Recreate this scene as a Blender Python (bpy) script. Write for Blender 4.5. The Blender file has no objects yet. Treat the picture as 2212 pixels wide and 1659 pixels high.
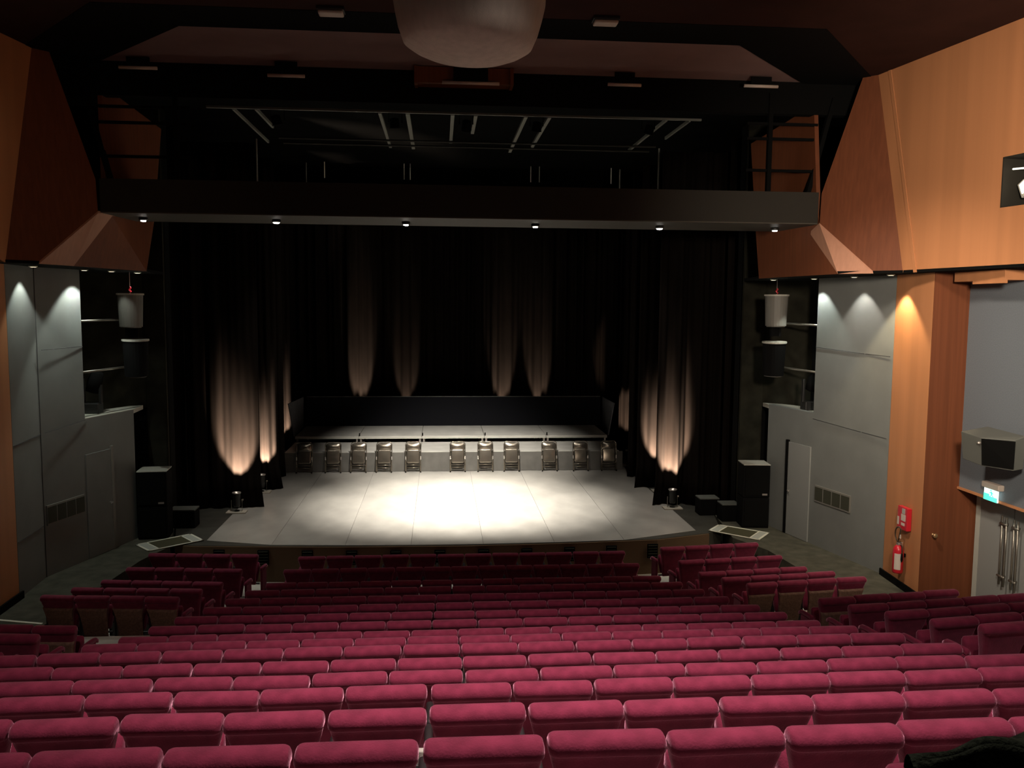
import bpy, math, random
from mathutils import Vector, Matrix
random.seed(7)
PI = math.pi
C = bpy.context.scene.collection
scn = bpy.context.scene

# ------------------------------------------------------------------ camera, world, exposure, house light
cam_d = bpy.data.cameras.new('camera'); cam = bpy.data.objects.new('camera', cam_d); C.objects.link(cam)
cam_d.sensor_fit = 'HORIZONTAL'; cam_d.sensor_width = 36.0
cam_d.lens = 1834.25 * 36.0 / 2212.0
cam_d.clip_start = 0.05; cam_d.clip_end = 200
yaw, pitch, roll = math.radians(4.884), math.radians(5.324), math.radians(0.460)
fw = Vector((math.sin(yaw)*math.cos(pitch), math.cos(yaw)*math.cos(pitch), -math.sin(pitch)))
rt = Vector((math.cos(yaw), -math.sin(yaw), 0)); up = rt.cross(fw)
r2 = rt*math.cos(roll) + up*math.sin(roll); u2 = up*math.cos(roll) - rt*math.sin(roll)
cam.matrix_world = Matrix(((r2.x, u2.x, -fw.x, 0), (r2.y, u2.y, -fw.y, 0), (r2.z, u2.z, -fw.z, 0), (0, 0, 0, 1)))
scn.camera = cam
w = bpy.data.worlds.new('world'); scn.world = w; w.use_nodes = True
w.node_tree.nodes['Background'].inputs[0].default_value = (0.5, 0.42, 0.36, 1)
w.node_tree.nodes['Background'].inputs[1].default_value = 0.0
vs = scn.view_settings
vs.view_transform = 'Standard'; vs.look = 'None'; vs.exposure = 0.0; vs.gamma = 1.0; vs.use_curve_mapping = False

def lamp(kind, loc, target, energy, col, size=0.1, angle=60, blend=0.6, parent=None, size_y=None):
    d = bpy.data.lights.new('lamp_light', kind); d.energy = energy; d.color = col
    if kind == 'SPOT': d.spot_size = math.radians(angle); d.spot_blend = blend; d.shadow_soft_size = size
    elif kind == 'AREA':
        d.size = size
        if size_y: d.shape = 'RECTANGLE'; d.size_y = size_y
    else: d.shadow_soft_size = size
    o = bpy.data.objects.new('lamp_light', d); C.objects.link(o); o.location = loc
    o.rotation_euler = (Vector(target) - Vector(loc)).to_track_quat('-Z', 'Y').to_euler()
    if parent: o.parent = parent
    return o
WARM = (1.0, 0.80, 0.62)
# house downlights in the hall ceiling above and around the camera
lamp('SPOT', (1.2, 4.7, 4.0), (1.0, 5.9, -3.0), 2800, (1.0, 0.84, 0.78), 0.18, 76, 1.0)
lamp('SPOT', (-2.6, 4.6, 4.0), (-2.2, 6.8, -3.0), 680, (1.0, 0.84, 0.76), 0.18, 80, 1.0)
lamp('SPOT', (3.2, 3.6, 4.0), (3.6, 5.6, -3.0), 680, (1.0, 0.84, 0.76), 0.18, 80, 1.0)
lamp('SPOT', (0.6, 8.2, 4.0), (0.8, 9.0, -4.2), 420, (1.0, 0.82, 0.74), 0.18, 62, 1.0)
# unseen washer inferred from the lit right wall, then two added spots
lamp('SPOT', (4.2, 5.0, 1.2), (8.7, 11.6, 0.9), 3700, (1.0, 0.84, 0.68), 0.40, 80, 1.0)
lamp('SPOT', (4.2, 11.4, 3.2), (8.6, 14.6, -2.6), 1250, (1.0, 0.84, 0.68), 0.30, 70, 1.0)  # unseen spot added to brighten the orange pillar
lamp('SPOT', (-1.8, 6.0, 2.5), (-7.0, 15.2, 1.2), 110, (1.0, 0.74, 0.50), 0.40, 50, 1.0)  # unseen spot added to lift the dim left bulkhead
# unseen mid-air fill lamp added as dim bounce on the ceiling and bulkheads
lamp('POINT', (0.6, 9.5, -0.5), (0, 0, 0), 30, (1.0, 0.76, 0.64), 1.2)

# ------------------------------------------------------------------ materials
def mat(name, col, rough=0.6, metal=0.0, sheen=0.0, sheen_col=None, emit=None, estr=0.0, spec=0.5, noise=None, wave=None, bump=None, coat=0.0):
    m = bpy.data.materials.new(name); m.use_nodes = True; nt = m.node_tree; b = nt.nodes['Principled BSDF']
    b.inputs['Base Color'].default_value = (*col, 1); b.inputs['Roughness'].default_value = rough
    b.inputs['Metallic'].default_value = metal; b.inputs['Specular IOR Level'].default_value = spec
    b.inputs['Coat Weight'].default_value = coat
    if sheen:
        b.inputs['Sheen Weight'].default_value = sheen; b.inputs['Sheen Roughness'].default_value = 0.35
        b.inputs['Sheen Tint'].default_value = (*(sheen_col or (1, 1, 1)), 1)
    if emit:
        b.inputs['Emission Color'].default_value = (*emit, 1); b.inputs['Emission Strength'].default_value = estr
    tc = nt.nodes.new('ShaderNodeTexCoord')
    if noise or wave:
        if noise: sc, amt, stretch = noise
        else: sc, amt, stretch = wave
        mp = nt.nodes.new('ShaderNodeMapping'); mp.inputs['Scale'].default_value = stretch
        nt.links.new(tc.outputs['Object'], mp.inputs[0])
        n = nt.nodes.new('ShaderNodeTexNoise'); n.inputs['Scale'].default_value = sc; n.inputs['Detail'].default_value = 5
        nt.links.new(mp.outputs[0], n.inputs['Vector'])
        r = nt.nodes.new('ShaderNodeMapRange'); r.inputs[1].default_value = 0.3; r.inputs[2].default_value = 0.7
        r.inputs[3].default_value = 1 - amt; r.inputs[4].default_value = 1 + amt
        nt.links.new(n.outputs['Fac'], r.inputs[0])
        mx = nt.nodes.new('ShaderNodeVectorMath'); mx.operation = 'SCALE'; mx.inputs[0].default_value = col
        nt.links.new(r.outputs[0], mx.inputs['Scale']); nt.links.new(mx.outputs[0], b.inputs['Base Color'])
    if bump:
        n2 = nt.nodes.new('ShaderNodeTexNoise'); n2.inputs['Scale'].default_value = bump[0]; n2.inputs['Detail'].default_value = 3
        nt.links.new(tc.outputs['Object'], n2.inputs['Vector'])
        bp = nt.nodes.new('ShaderNodeBump'); bp.inputs['Strength'].default_value = bump[1]; bp.inputs['Distance'].default_value = bump[2]
        nt.links.new(n2.outputs['Fac'], bp.inputs['Height']); nt.links.new(bp.outputs[0], b.inputs['Normal'])
    return m
M = dict(
    velvet=mat('velvet', (0.175, 0.021, 0.048), 0.85, sheen=1.0, sheen_col=(1.0, 0.46, 0.62), spec=0.1, noise=(9, 0.22, (1, 1, 1)), bump=(90, 0.25, 0.01)),
    shell=mat('shell_brown', (0.20, 0.115, 0.085), 0.8, spec=0.15, noise=(30, 0.25, (1, 1, 1))),
    seatmetal=mat('seat_metal', (0.05, 0.045, 0.045), 0.45, metal=0.6),
    armpad=mat('gap_shade_armrest', (0.012, 0.008, 0.009), 0.6, spec=0.3),  # gap shade put into the armrest colour; aisle armrests stay velvet
    ash=mat('light_metal', (0.55, 0.5, 0.46), 0.35, metal=0.7),
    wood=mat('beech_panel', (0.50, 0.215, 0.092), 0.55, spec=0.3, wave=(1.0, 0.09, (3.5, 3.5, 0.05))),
    wooddark=mat('brown_and_shade_wood', (0.155, 0.048, 0.019), 0.6, spec=0.25, wave=(3.0, 0.12, (6, 6, 0.15))),  # brown wood; on the pillar return its darkness is painted shade
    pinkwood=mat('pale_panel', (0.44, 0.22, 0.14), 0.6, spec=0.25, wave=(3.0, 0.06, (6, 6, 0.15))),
    grey=mat('grey_panel', (0.185, 0.195, 0.185), 0.75, spec=0.25, noise=(2, 0.06, (1, 1, 1))),
    greydoor=mat('grey_door', (0.25, 0.26, 0.25), 0.6, spec=0.3),
    bluegrey=mat('blue_grey_panel', (0.15, 0.17, 0.19), 0.8, spec=0.2, noise=(60, 0.12, (1, 1, 1))),
    seam=mat('seam', (0.03, 0.03, 0.03), 0.8),
    black=mat('matt_black', (0.0035, 0.0035, 0.0032), 0.9, spec=0.1),
    blacksat=mat('satin_black', (0.018, 0.018, 0.017), 0.4, spec=0.5),
    olive=mat('dark_olive_wall', (0.020, 0.019, 0.013), 0.9, spec=0.1, noise=(3, 0.35, (1, 1, 1))),
    bridge=mat('bridge_steel', (0.020, 0.018, 0.013), 0.7, spec=0.3),
    bridgelip=mat('bridge_soffit', (0.060, 0.054, 0.042), 0.6, spec=0.3),
    ceil=mat('brown_ceiling', (0.036, 0.014, 0.010), 0.9, spec=0.1, noise=(2, 0.15, (1, 1, 1))),
    purple=mat('mauve_ceiling_panel', (0.27, 0.18, 0.165), 0.9, spec=0.1, noise=(1.3, 0.10, (1, 1, 1))),
    carpet=mat('dark_carpet', (0.075, 0.072, 0.055), 0.95, spec=0.1, noise=(4, 0.25, (1, 1, 1))),
    stepfloor=mat('pale_step_vinyl', (0.50, 0.47, 0.42), 0.7, spec=0.3, noise=(6, 0.08, (1, 1, 1))),
    drape=mat('black_velvet', (0.0070, 0.0050, 0.0039), 0.95, sheen=0.0, sheen_col=(1, 0.85, 0.72), spec=0.05, noise=(5, 0.2, (1, 1, 0.2))),
    dance=mat('grey_dance_floor', (0.31, 0.29, 0.26), 0.42, spec=0.35, noise=(1.6, 0.14, (1, 0.6, 1)), bump=(1.2, 0.12, 0.02)),
    apron=mat('apron_floor', (0.045, 0.043, 0.035), 0.6, spec=0.3, noise=(3, 0.2, (1, 1, 1))),
    stagefront=mat('stage_front_wood', (0.13, 0.080, 0.045), 0.7, spec=0.2),
    platform=mat('platform_deck', (0.50, 0.475, 0.43), 0.40, spec=0.4, noise=(2, 0.12, (1, 1, 1))),
    cloth=mat('grey_skirt_cloth', (0.115, 0.107, 0.095), 0.85, spec=0.15, noise=(3, 0.12, (1, 1, 1))),
    backcloth=mat('black_cloth', (0.010, 0.010, 0.012), 0.95, spec=0.05),
    sidecloth=mat('lit_black_cloth', (0.13, 0.13, 0.135), 0.9, spec=0.1, noise=(30, 0.2, (1, 1, 0.05))),  # black cloth with the light falling on it painted as grey
    chair=mat('bronze_enamel', (0.25, 0.215, 0.17), 0.25, metal=0.85, spec=0.6),
    board=mat('raw_board', (0.42, 0.38, 0.31), 0.7),
    white=mat('white_tape', (0.75, 0.74, 0.62), 0.6),
    pad=mat('pale_grey_pad', (0.42, 0.43, 0.38), 0.7),
    hatch=mat('hatch_dark', (0.055, 0.050, 0.022), 0.8),
    speaker=mat('speaker_black', (0.004, 0.004, 0.004), 0.9, spec=0.1),
    speakertop=mat('speaker_top', (0.45, 0.44, 0.38), 0.6),
    speakerside=mat('speaker_side', (0.17, 0.165, 0.145), 0.55),
    greyspk=mat('grey_speaker', (0.11, 0.115, 0.10), 0.6),
    red=mat('red_paint', (0.55, 0.015, 0.03), 0.3, spec=0.6),
    label=mat('cream_label', (0.62, 0.55, 0.48), 0.6),
    rubber=mat('brown_black_hose', (0.05, 0.03, 0.015), 0.5),
    steel=mat('brushed_steel', (0.30, 0.28, 0.24), 0.35, metal=0.8),
    brass=mat('brass', (0.45, 0.28, 0.14), 0.35, metal=0.7),
    exitgreen=mat('exit_green', (0.02, 0.25, 0.2), 0.5, emit=(0.12, 0.75, 0.62), estr=1.1),
    exitwhite=mat('exit_white', (0.8, 0.9, 0.85), 0.5, emit=(0.80, 1.0, 0.93), estr=1.3),
    lens=mat('lit_lens', (1, 1, 1), 0.5, emit=(1.0, 0.97, 0.86), estr=14.0),
    lenslow=mat('dim_lens', (1, 1, 1), 0.5, emit=(1.0, 0.90, 0.72), estr=1.6),
    lenswarm=mat('warm_lens', (1, 1, 1), 0.5, emit=(1.0, 0.85, 0.62), estr=3.0),
    lampwhite=mat('fixture_white', (0.55, 0.47, 0.40), 0.5),
    drum=mat('drum_fabric', (0.50, 0.46, 0.38), 0.9, spec=0.1, noise=(3, 0.08, (5, 5, 0.6)), bump=(120, 0.3, 0.01)),
    grid=mat('grid_steel', (0.20, 0.20, 0.17), 0.6),
    coat=mat('black_wool', (0.012, 0.015, 0.010), 0.95, spec=0.05, noise=(40, 0.5, (1, 1, 1)), bump=(60, 0.6, 0.02)),
    grille=mat('vent_dark', (0.035, 0.037, 0.022), 0.8),
)

# ------------------------------------------------------------------ mesh helpers
class MB:
    def __init__(s): s.v = []; s.f = []
    def add(s, vs_, fs):
        n = len(s.v); s.v += [tuple(p) for p in vs_]; s.f += [tuple(i + n for i in f) for f in fs]; return s
    def box(s, lo, hi, rot=None, about=(0, 0, 0)):
        x0, y0, z0 = lo; x1, y1, z1 = hi
        vs_ = [Vector(p) for p in [(x0,y0,z0),(x1,y0,z0),(x1,y1,z0),(x0,y1,z0),(x0,y0,z1),(x1,y0,z1),(x1,y1,z1),(x0,y1,z1)]]
        if rot is not None:
            a = Vector(about); vs_ = [rot @ (p - a) + a for p in vs_]
        return s.add(vs_, [(0,3,2,1),(4,5,6,7),(0,1,5,4),(1,2,6,5),(2,3,7,6),(3,0,4,7)])
    def prism(s, pts, off):
        n = len(pts); o = Vector(off); vs_ = [Vector(p) for p in pts] + [Vector(p) + o for p in pts]
        fs = [tuple(range(n)), tuple(range(2*n-1, n-1, -1))] + [(i, i+n, (i+1) % n + n, (i+1) % n) for i in range(n)]
        return s.add(vs_, fs)
    def tube(s, path, r, seg=8, closed=False):
        path = [Vector(p) for p in path]; n = len(path); rings = []
        for i, p in enumerate(path):
            a = path[i-1] if i > 0 or closed else p; b = path[(i+1) % n] if i < n-1 or closed else p
            t = (b - a).normalized(); ref = Vector((0, 0, 1)) if abs(t.z) < 0.9 else Vector((1, 0, 0))
            u = t.cross(ref).normalized(); v = t.cross(u)
            rr = r[i] if isinstance(r, (list, tuple)) else r
            rings.append([p + (u*math.cos(2*PI*k/seg) + v*math.sin(2*PI*k/seg))*rr for k in range(seg)])
        vs_ = [q for R in rings for q in R]; fs = []
        for i in range(n if closed else n-1):
            j = (i+1) % n
            for k in range(seg): fs.append((i*seg+k, i*seg+(k+1) % seg, j*seg+(k+1) % seg, j*seg+k))
        if not closed: fs += [tuple(range(seg-1, -1, -1)), tuple((n-1)*seg+k for k in range(seg))]
        return s.add(vs_, fs)
    def lathe(s, prof, seg=24, c=(0, 0, 0), mtx=None):
        vs_ = []; fs = []; n = len(prof)
        for (r, z) in prof:
            for k in range(seg):
                p = Vector((r*math.cos(2*PI*k/seg), r*math.sin(2*PI*k/seg), z))
                if mtx is not None: p = mtx @ p
                vs_.append(p + Vector(c))
        for i in range(n-1):
            for k in range(seg): fs.append((i*seg+k, i*seg+(k+1) % seg, (i+1)*seg+(k+1) % seg, (i+1)*seg+k))
        fs += [tuple(range(seg-1, -1, -1)), tuple((n-1)*seg+k for k in range(seg))]
        return s.add(vs_, fs)
    def loft(s, rings):
        n = len(rings[0]); vs_ = [p for R in rings for p in R]; fs = []
        for i in range(len(rings)-1):
            for k in range(n): fs.append((i*n+k, i*n+(k+1) % n, (i+1)*n+(k+1) % n, (i+1)*n+k))
        fs += [tuple(range(n-1, -1, -1)), tuple((len(rings)-1)*n+k for k in range(n))]
        return s.add(vs_, fs)
    def build(s, name, m, parent=None, smooth=False, bevel=0, at=None):
        if at is not None:
            a = Vector(at); s.v = [tuple(Vector(p) - a) for p in s.v]
        me = bpy.data.meshes.new(name); me.from_pydata(s.v, [], s.f); me.validate(); me.materials.append(M[m] if isinstance(m, str) else m)
        import bmesh
        bm = bmesh.new(); bm.from_mesh(me); bmesh.ops.recalc_face_normals(bm, faces=bm.faces); bm.to_mesh(me); bm.free()
        o = bpy.data.objects.new(name, me); C.objects.link(o)
        if at is not None: o.location = at
        if parent is not None: o.parent = parent
        if smooth:
            for p in me.polygons: p.use_smooth = True
        if bevel:
            b = o.modifiers.new('bevel', 'BEVEL'); b.width = bevel; b.segments = 2; b.limit_method = 'ANGLE'
        return o
def tag(o, label, cat, group=None, kind=None):
    o['label'] = label; o['category'] = cat
    if group: o['group'] = group
    if kind: o['kind'] = kind
    return o
def empty(name, loc, label, cat, group=None, rz=0):
    o = bpy.data.objects.new(name, None); C.objects.link(o); o.location = loc; o.rotation_euler = (0, 0, rz); o.empty_display_size = 0.1
    return tag(o, label, cat, group)
def struct(o, label=None, cat=None):
    o['kind'] = 'structure'
    if label: o['label'] = label
    if cat: o['category'] = cat
    return o
def copy_tree(o, parent=None):
    c = o.copy(); C.objects.link(c); c.parent = parent
    for ch in list(o.children):
        copy_tree(ch, c)
    return c

# ------------------------------------------------------------------ seat rows: (Y of back top, Z of back top, X of first gap, seat width, first k, last k)
ZT = [-1.949,-2.229,-2.508,-2.803,-3.072,-3.315,-3.585,-3.856,-4.074,-4.285,-4.477,-4.657,-4.822,-4.993,-5.026,-5.040]
XW = [(-1.762,.5600,-1,8),(-1.721,.5515,-2,9),(-2.258,.5471,-1,11),(-2.705,.5785,-1,12),(-3.243,.5733,-1,13),(-3.769,.5671,-1,14),
      (-3.730,.5622,0,14),(-3.694,.5585,0,14),(-3.650,.5918,0,13),(-3.606,.5863,0,13),(-3.476,.5673,0,13),(-3.372,.5527,0,13),
      (-3.259,.5778,0,12),(-3.101,.5539,0,12),(-2.957,.5280,0,12),(-2.824,.5536,0,11)]
SH = 0.95                     # height of a seat back above its step
def rowY(r): return 3.6726 + 0.88*r
def side_row(r):              # inner end (x, y) and outward angle of the side blocks
    LI = {15:(-3.63,17.05),14:(-3.72,16.08),13:(-3.86,15.22),12:(-3.99,14.34),11:(-4.11,13.49),8:(-4.55,10.80),7:(-4.63,9.98),6:(-4.72,9.10)}
    RI = {15:(4.60,17.10),14:(4.72,16.12),13:(4.85,15.27),12:(5.01,14.41),11:(5.17,13.60),8:(5.30,11.21),7:(5.30,10.33),6:(5.26,9.36),5:(5.24,8.42),4:(5.25,7.64)}
    return LI.get(r), RI.get(r)

# ------------------------------------------------------------------ floors
WF = -5.2                     # level of the stage, the side walkways and the cross aisle
fb = MB()
for r in range(-1, 16):
    zt = (ZT[r] if r >= 0 else -1.64) - SH; y0 = rowY(r) - 0.16; y1 = rowY(r) + 0.72
    if r == 15: y1 = 18.05
    if r == -1: y0 = 1.0
    if r <= 8: x0, x1 = -9.0, 9.15
    elif r in (9, 10): x0, x1 = -4.02, 5.05
    else: x0, x1 = -3.70, 4.72
    fb.box((x0, y0, -6.6), (x1, y1, zt))
struct(fb.build('floor', 'stepfloor'), 'pale stepped floor under the rows of maroon seats', 'floor')
sb = MB()
for r in (11, 12, 13, 14, 15):
    zt = ZT[r] - SH
    for sgn, (ix, iy) in zip((-1, 1), side_row(r)):
        a = math.radians(6.3); dx, dy = sgn*math.cos(a), math.sin(a); px, py = -sgn*math.sin(a)*1.0, math.cos(a)
        L = 2.30; s0 = -0.34
        back = -0.16; front = 0.72 if r < 15 else 1.15
        A = Vector((ix + dx*s0, iy + dy*s0, 0)); B = Vector((ix + dx*L, iy + dy*L, 0)); n = Vector((px, py, 0))
        pts = [A + n*back, B + n*back, B + n*front, A + n*front]
        for p in pts: p.z = -6.6 - 0.001*r
        sb.prism(pts, (0, 0, zt + 6.6 + 0.001*r))
struct(sb.build('floor', 'stepfloor'), 'pale steps under the slanted side blocks of seats', 'floor')
wb = MB()
# side walkways and the cross aisle
wb.prism([(-7.55,13.0,-6.6),(-6.40,13.30,-6.6),(-6.30,14.6,-6.6),(-6.02,17.3,-6.6),(-5.75,18.3,-6.6),(-6.3,20.6,-6.6),(-7.4,20.6,-6.6)], (0,0,WF+6.6))
wb.prism([(9.7,13.0,-6.6),(7.45,13.2,-6.6),(7.30,14.6,-6.6),(7.02,17.3,-6.6),(6.6,18.3,-6.6),(6.9,20.6,-6.6),(8.6,20.6,-6.6),(8.8,15,-6.6)], (0,0,WF+6.6))
struct(wb.build('floor', 'carpet'), 'dark carpeted walkway between the seats and the grey side walls', 'floor')
cb = MB()
cb.box((-7.6, rowY(8)+0.72, -6.6), (-3.72, 13.32, WF-0.003)); cb.box((4.74, rowY(8)+0.72, -6.6), (9.7, 13.25, WF-0.003))
struct(cb.build('floor', 'stepfloor'), 'pale cross aisle floor behind the front side blocks', 'floor')
b = MB(); b.prism([(-7.30,14.17,WF),(-6.40,13.92,WF),(-6.40,13.87,WF),(-7.30,14.11,WF)], (0,0,.012)); struct(b.build('trim_15', 'white'), 'thin pale edge strip on the cross aisle floor at the far left', 'trim')
# stage and apron
stg = MB(); stg.prism([(-10,20.6,-6.6),(-10,33,-6.6),(11,33,-6.6),(11,20.6,-6.6),(6.9,20.6,-6.6),(6.55,18.95,-6.6),(6.19,18.75,-6.6),(4.86,18.32,-6.6),(2.6,18.14,-6.6),(.5,18.07,-6.6),(-2.19,18.14,-6.6),(-5.25,18.36,-6.6),(-5.7,18.5,-6.6),(-6.3,20.6,-6.6)], (0,0,WF+6.6-0.008))
struct(stg.build('floor', 'apron'), 'dark stage floor and apron around the grey dance mats', 'floor')
# front face of the stage
sf = MB(); sf.prism([(-5.7,18.46,-6.1),(-5.25,18.32,-6.1),(-2.19,18.10,-6.1),(.5,18.03,-6.1),(2.6,18.10,-6.1),(4.86,18.28,-6.1),(6.19,18.71,-6.1),(6.19,18.76,-6.1),(4.86,18.33,-6.1),(2.6,18.15,-6.1),(.5,18.08,-6.1),(-2.19,18.15,-6.1),(-5.25,18.37,-6.1),(-5.7,18.51,-6.1)], (0,0,0.88))
struct(sf.build('trim_1', 'stagefront'), 'dark wooden front face of the stage', 'stage front')
for i in range(11):
    x = -4.72 + i*0.945; yy = 18.03 + 0.0105*(x-0.5)**2 - 0.02
    v = MB(); v.box((x-.12, yy-.03, -5.60), (x+.12, yy, -5.28)); t = v.build('stage_vent', 'black', at=(x, yy, -5.44), bevel=.006)
    v2 = MB()
    for k in range(5): v2.box((x-.10, yy-.045, -5.57+k*.062), (x+.10, yy-.03, -5.555+k*.062))
    v2.build('grille_bar', 'grille', t, at=None); t.children[0].matrix_parent_inverse = t.matrix_basis.inverted() if False else Matrix.Translation((-x, -yy, 5.44))
    ords = ['first','second','third','fourth','fifth','sixth','seventh','eighth','ninth','tenth','eleventh']
    tag(t, f'square black vent in the wooden stage front, {ords[i]} counted from the left', 'vent', 'vents in the stage front')

# dance mats: strips laid side by side
mats_x = [-5.10, -3.62, -2.04, -0.62, 0.95, 2.52, 4.10, 5.95]
for i in range(7):
    x0, x1 = mats_x[i], mats_x[i+1]
    def fy(x): return 18.10 + 0.0105*(x-0.5)**2
    b = MB(); pts = [(x0+.003, 28.2, WF-0.006), (x0+.003, fy(x0)+(.3 if i == 0 else .02), WF-0.006), (x1-.003, fy(x1)+(.55 if i == 6 else .02), WF-0.006), (x1-.003, 28.2, WF-0.006)]
    if i in (2, 3): pts.insert(2, ((x0+x1)/2, fy((x0+x1)/2)+.02, WF-0.006))
    b.prism(pts, (0, 0, 0.006)); m = b.build('dance_mat', 'dance', at=((x0+x1)/2, 23, WF-0.006))
    tag(m, f'grey dance floor strip on the stage, {ords[i]} strip counted from the left', 'floor mat', 'dance floor strips on the stage')

# ------------------------------------------------------------------ lower side walls
def wall_poly(name, pts2, z0, z1, m, th=0.12, side=1, label=None):
    b = MB()
    for (a, c_) in zip(pts2[:-1], pts2[1:]):
        d = (Vector((c_[0]-a[0], c_[1]-a[1], 0))).normalized(); n = Vector((-d.y, d.x, 0))*side*th
        b.prism([(a[0],a[1],z0),(c_[0],c_[1],z0),(c_[0],c_[1],z1),(a[0],a[1],z1)], n)
    return struct(b.build(name, m), label, 'wall')
TOPZ = 0.64
wall_poly('wall_left', [(-7.34,15.16),(-7.41,16.33),(-7.07,17.50)], WF, TOPZ, 'grey', side=1, label='grey panelled left wall beside the stage under two downlights')
wall_poly('wall_left', [(-7.07,17.50),(-6.65,19.0)], WF, -2.34, 'grey', side=1, label='low grey wall below the left side opening')
wall_poly('wall_left', [(-7.0,4.0),(-7.34,15.15)], WF-0.5, TOPZ, 'wood', side=1, label='orange beech panelled wall at the far left')
wall_poly('wall_right', [(8.64,15.55),(8.48,16.33),(8.15,17.82)], WF, TOPZ, 'grey', side=-1, label='grey panelled right wall beside the stage')
wall_poly('wall_right', [(8.15,17.82),(7.79,19.45)], WF, -2.30, 'grey', side=-1, label='low grey wall below the right side opening')
wall_poly('wall_right', [(8.55,14.16),(8.64,15.54)], WF, TOPZ, 'wood', side=-1, label='orange beech pillar face carrying the fire extinguisher')
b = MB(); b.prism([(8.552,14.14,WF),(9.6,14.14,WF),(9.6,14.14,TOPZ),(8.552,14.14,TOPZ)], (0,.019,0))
struct(b.build('wall_right', 'wooddark'), 'shaded return face of the orange pillar', 'wall')  # same wood as the pillar, its shade painted by the darker material
# grey upper wall over the double door, door recess, lintel trim
b = MB(); b.box((9.20,4.0,-3.15),(9.35,14.16,TOPZ)); struct(b.build('wall_right', 'bluegrey'), 'blue grey wall above the double door at the right', 'wall')
b = MB(); b.box((9.165,4.0,-3.19),(9.60,14.16,-3.15)); struct(b.build('trim_2', 'wood'), 'thin orange wooden lintel above the double door', 'trim')
b = MB(); b.box((9.52,13.98,WF),(9.60,14.10,-3.19)); struct(b.build('trim_3', 'pad'), 'pale jamb of the double door', 'trim')
b = MB(); b.box((9.56,4.0,WF-.3),(9.68,11.7,-3.19)); struct(b.build('wall_right', 'greydoor'), 'grey wall beside the double door', 'wall')
d1 = MB(); d1.box((9.52,13.10,WF+.01),(9.58,13.97,-3.20)); door = struct(d1.build('door_1', 'greydoor', bevel=.004), 'left leaf of the grey double door with tall steel pull handle', 'door')
d2 = MB(); d2.box((9.52,11.72,WF+.01),(9.58,13.085,-3.20)); door2 = struct(d2.build('door_2', 'greydoor', bevel=.004), 'right leaf of the grey double door with tall steel pull handle', 'door')
for dr, ys in ((door, (13.30, 13.16)), (door2, (13.00, 12.88))):
    h = MB()
    for yy, xx in zip(ys, (9.46, 9.44)): h.tube([(xx, yy, -3.47), (xx, yy, -4.66)], .019, 10)
    for zz in (-3.60, -4.50): h.tube([(9.44, ys[0]+.02, zz), (9.44, ys[1]-.02, zz)], .022, 8); h.tube([(9.45, (ys[0]+ys[1])/2, zz), (9.53, (ys[0]+ys[1])/2, zz)], .014, 8)
    h.build('door_handle', 'steel', dr, smooth=True)
# base boards
for nm, pts, sd in (('baseboard_left', [(-7.24,9.0),(-7.31,15.2)], 1), ('baseboard_right', [(8.52,14.12),(8.61,15.56)], -1)):
    b = MB(); a, c_ = pts; b.prism([(a[0],a[1],WF),(c_[0],c_[1],WF),(c_[0],c_[1],WF+.13),(a[0],a[1],WF+.13)], (0.03*(1 if sd > 0 else -1),0,0))
    struct(b.build(nm, 'black'), 'low black skirting board under the orange panels', 'skirting board')
# joints between the grey panels
def seams(name, segs, lab):
    b = MB()
    for (p, q) in segs: b.tube([p, q], .006, 4)
    struct(b.build(name, 'seam'), lab, 'panel joint')
seams('trim_4', [((-7.33,16.35,-.90),(-7.06,17.5,-.89)),((-7.33,16.35,-2.45),(-7.06,17.49,-2.36)),((-7.335,15.18,-2.5),(-7.40,16.33,-2.47)),((-7.40,16.33,WF),(-7.40,16.33,TOPZ)),((-7.335,15.18,-4.2),(-7.40,16.3,-4.2))], 'thin dark joints between the grey panels of the left wall')
seams('trim_5', [((8.61,15.6,-.93),(8.48,16.30,-.92)),((8.47,16.33,-.92),(8.14,17.82,-.86)),((8.61,15.6,-2.52),(8.48,16.30,-2.50)),((8.47,16.33,-2.50),(8.14,17.82,-2.43))], 'thin dark joints between the grey panels of the right wall')
# walls around the stage mouth, alcoves behind the openings
for nm, x0, x1, lab in (('wall_left', -6.66, -6.22, 'dark olive wall strip left of the stage mouth'), ('wall_right', 7.26, 7.80, 'dark olive wall strip right of the stage mouth')):
    b = MB(); b.box((x0, 19.9, WF), (x1, 20.05, 4.3)); struct(b.build(nm, 'olive'), lab, 'wall')
for nm, pts, sd, lab in (('wall_left', [(-9.0,18.2),(-6.66,19.95)], 1, 'dark back wall inside the left side opening'), ('wall_right', [(10.0,18.4),(7.80,19.95)], -1, 'dark back wall inside the right side opening')):
    b = MB(); a, c_ = pts; b.prism([(a[0],a[1],-2.4),(c_[0],c_[1],-2.4),(c_[0],c_[1],TOPZ),(a[0],a[1],TOPZ)], (0,.12,0)); struct(b.build(nm, 'olive'), lab, 'wall')
for nm, x0, x1, lab in (('wall_left', -9.0, -7.5, 'unlit inner wall of the left side opening'), ('wall_right', 8.6, 10.2, 'unlit inner wall of the right side opening')):
    b = MB(); b.box((min(x0,x1), 17.0, -2.4), (min(x0,x1)+.1 if x0 < 0 else x1+.1, 19.0, TOPZ)); struct(b.build(nm, 'black'), lab, 'wall')
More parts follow.
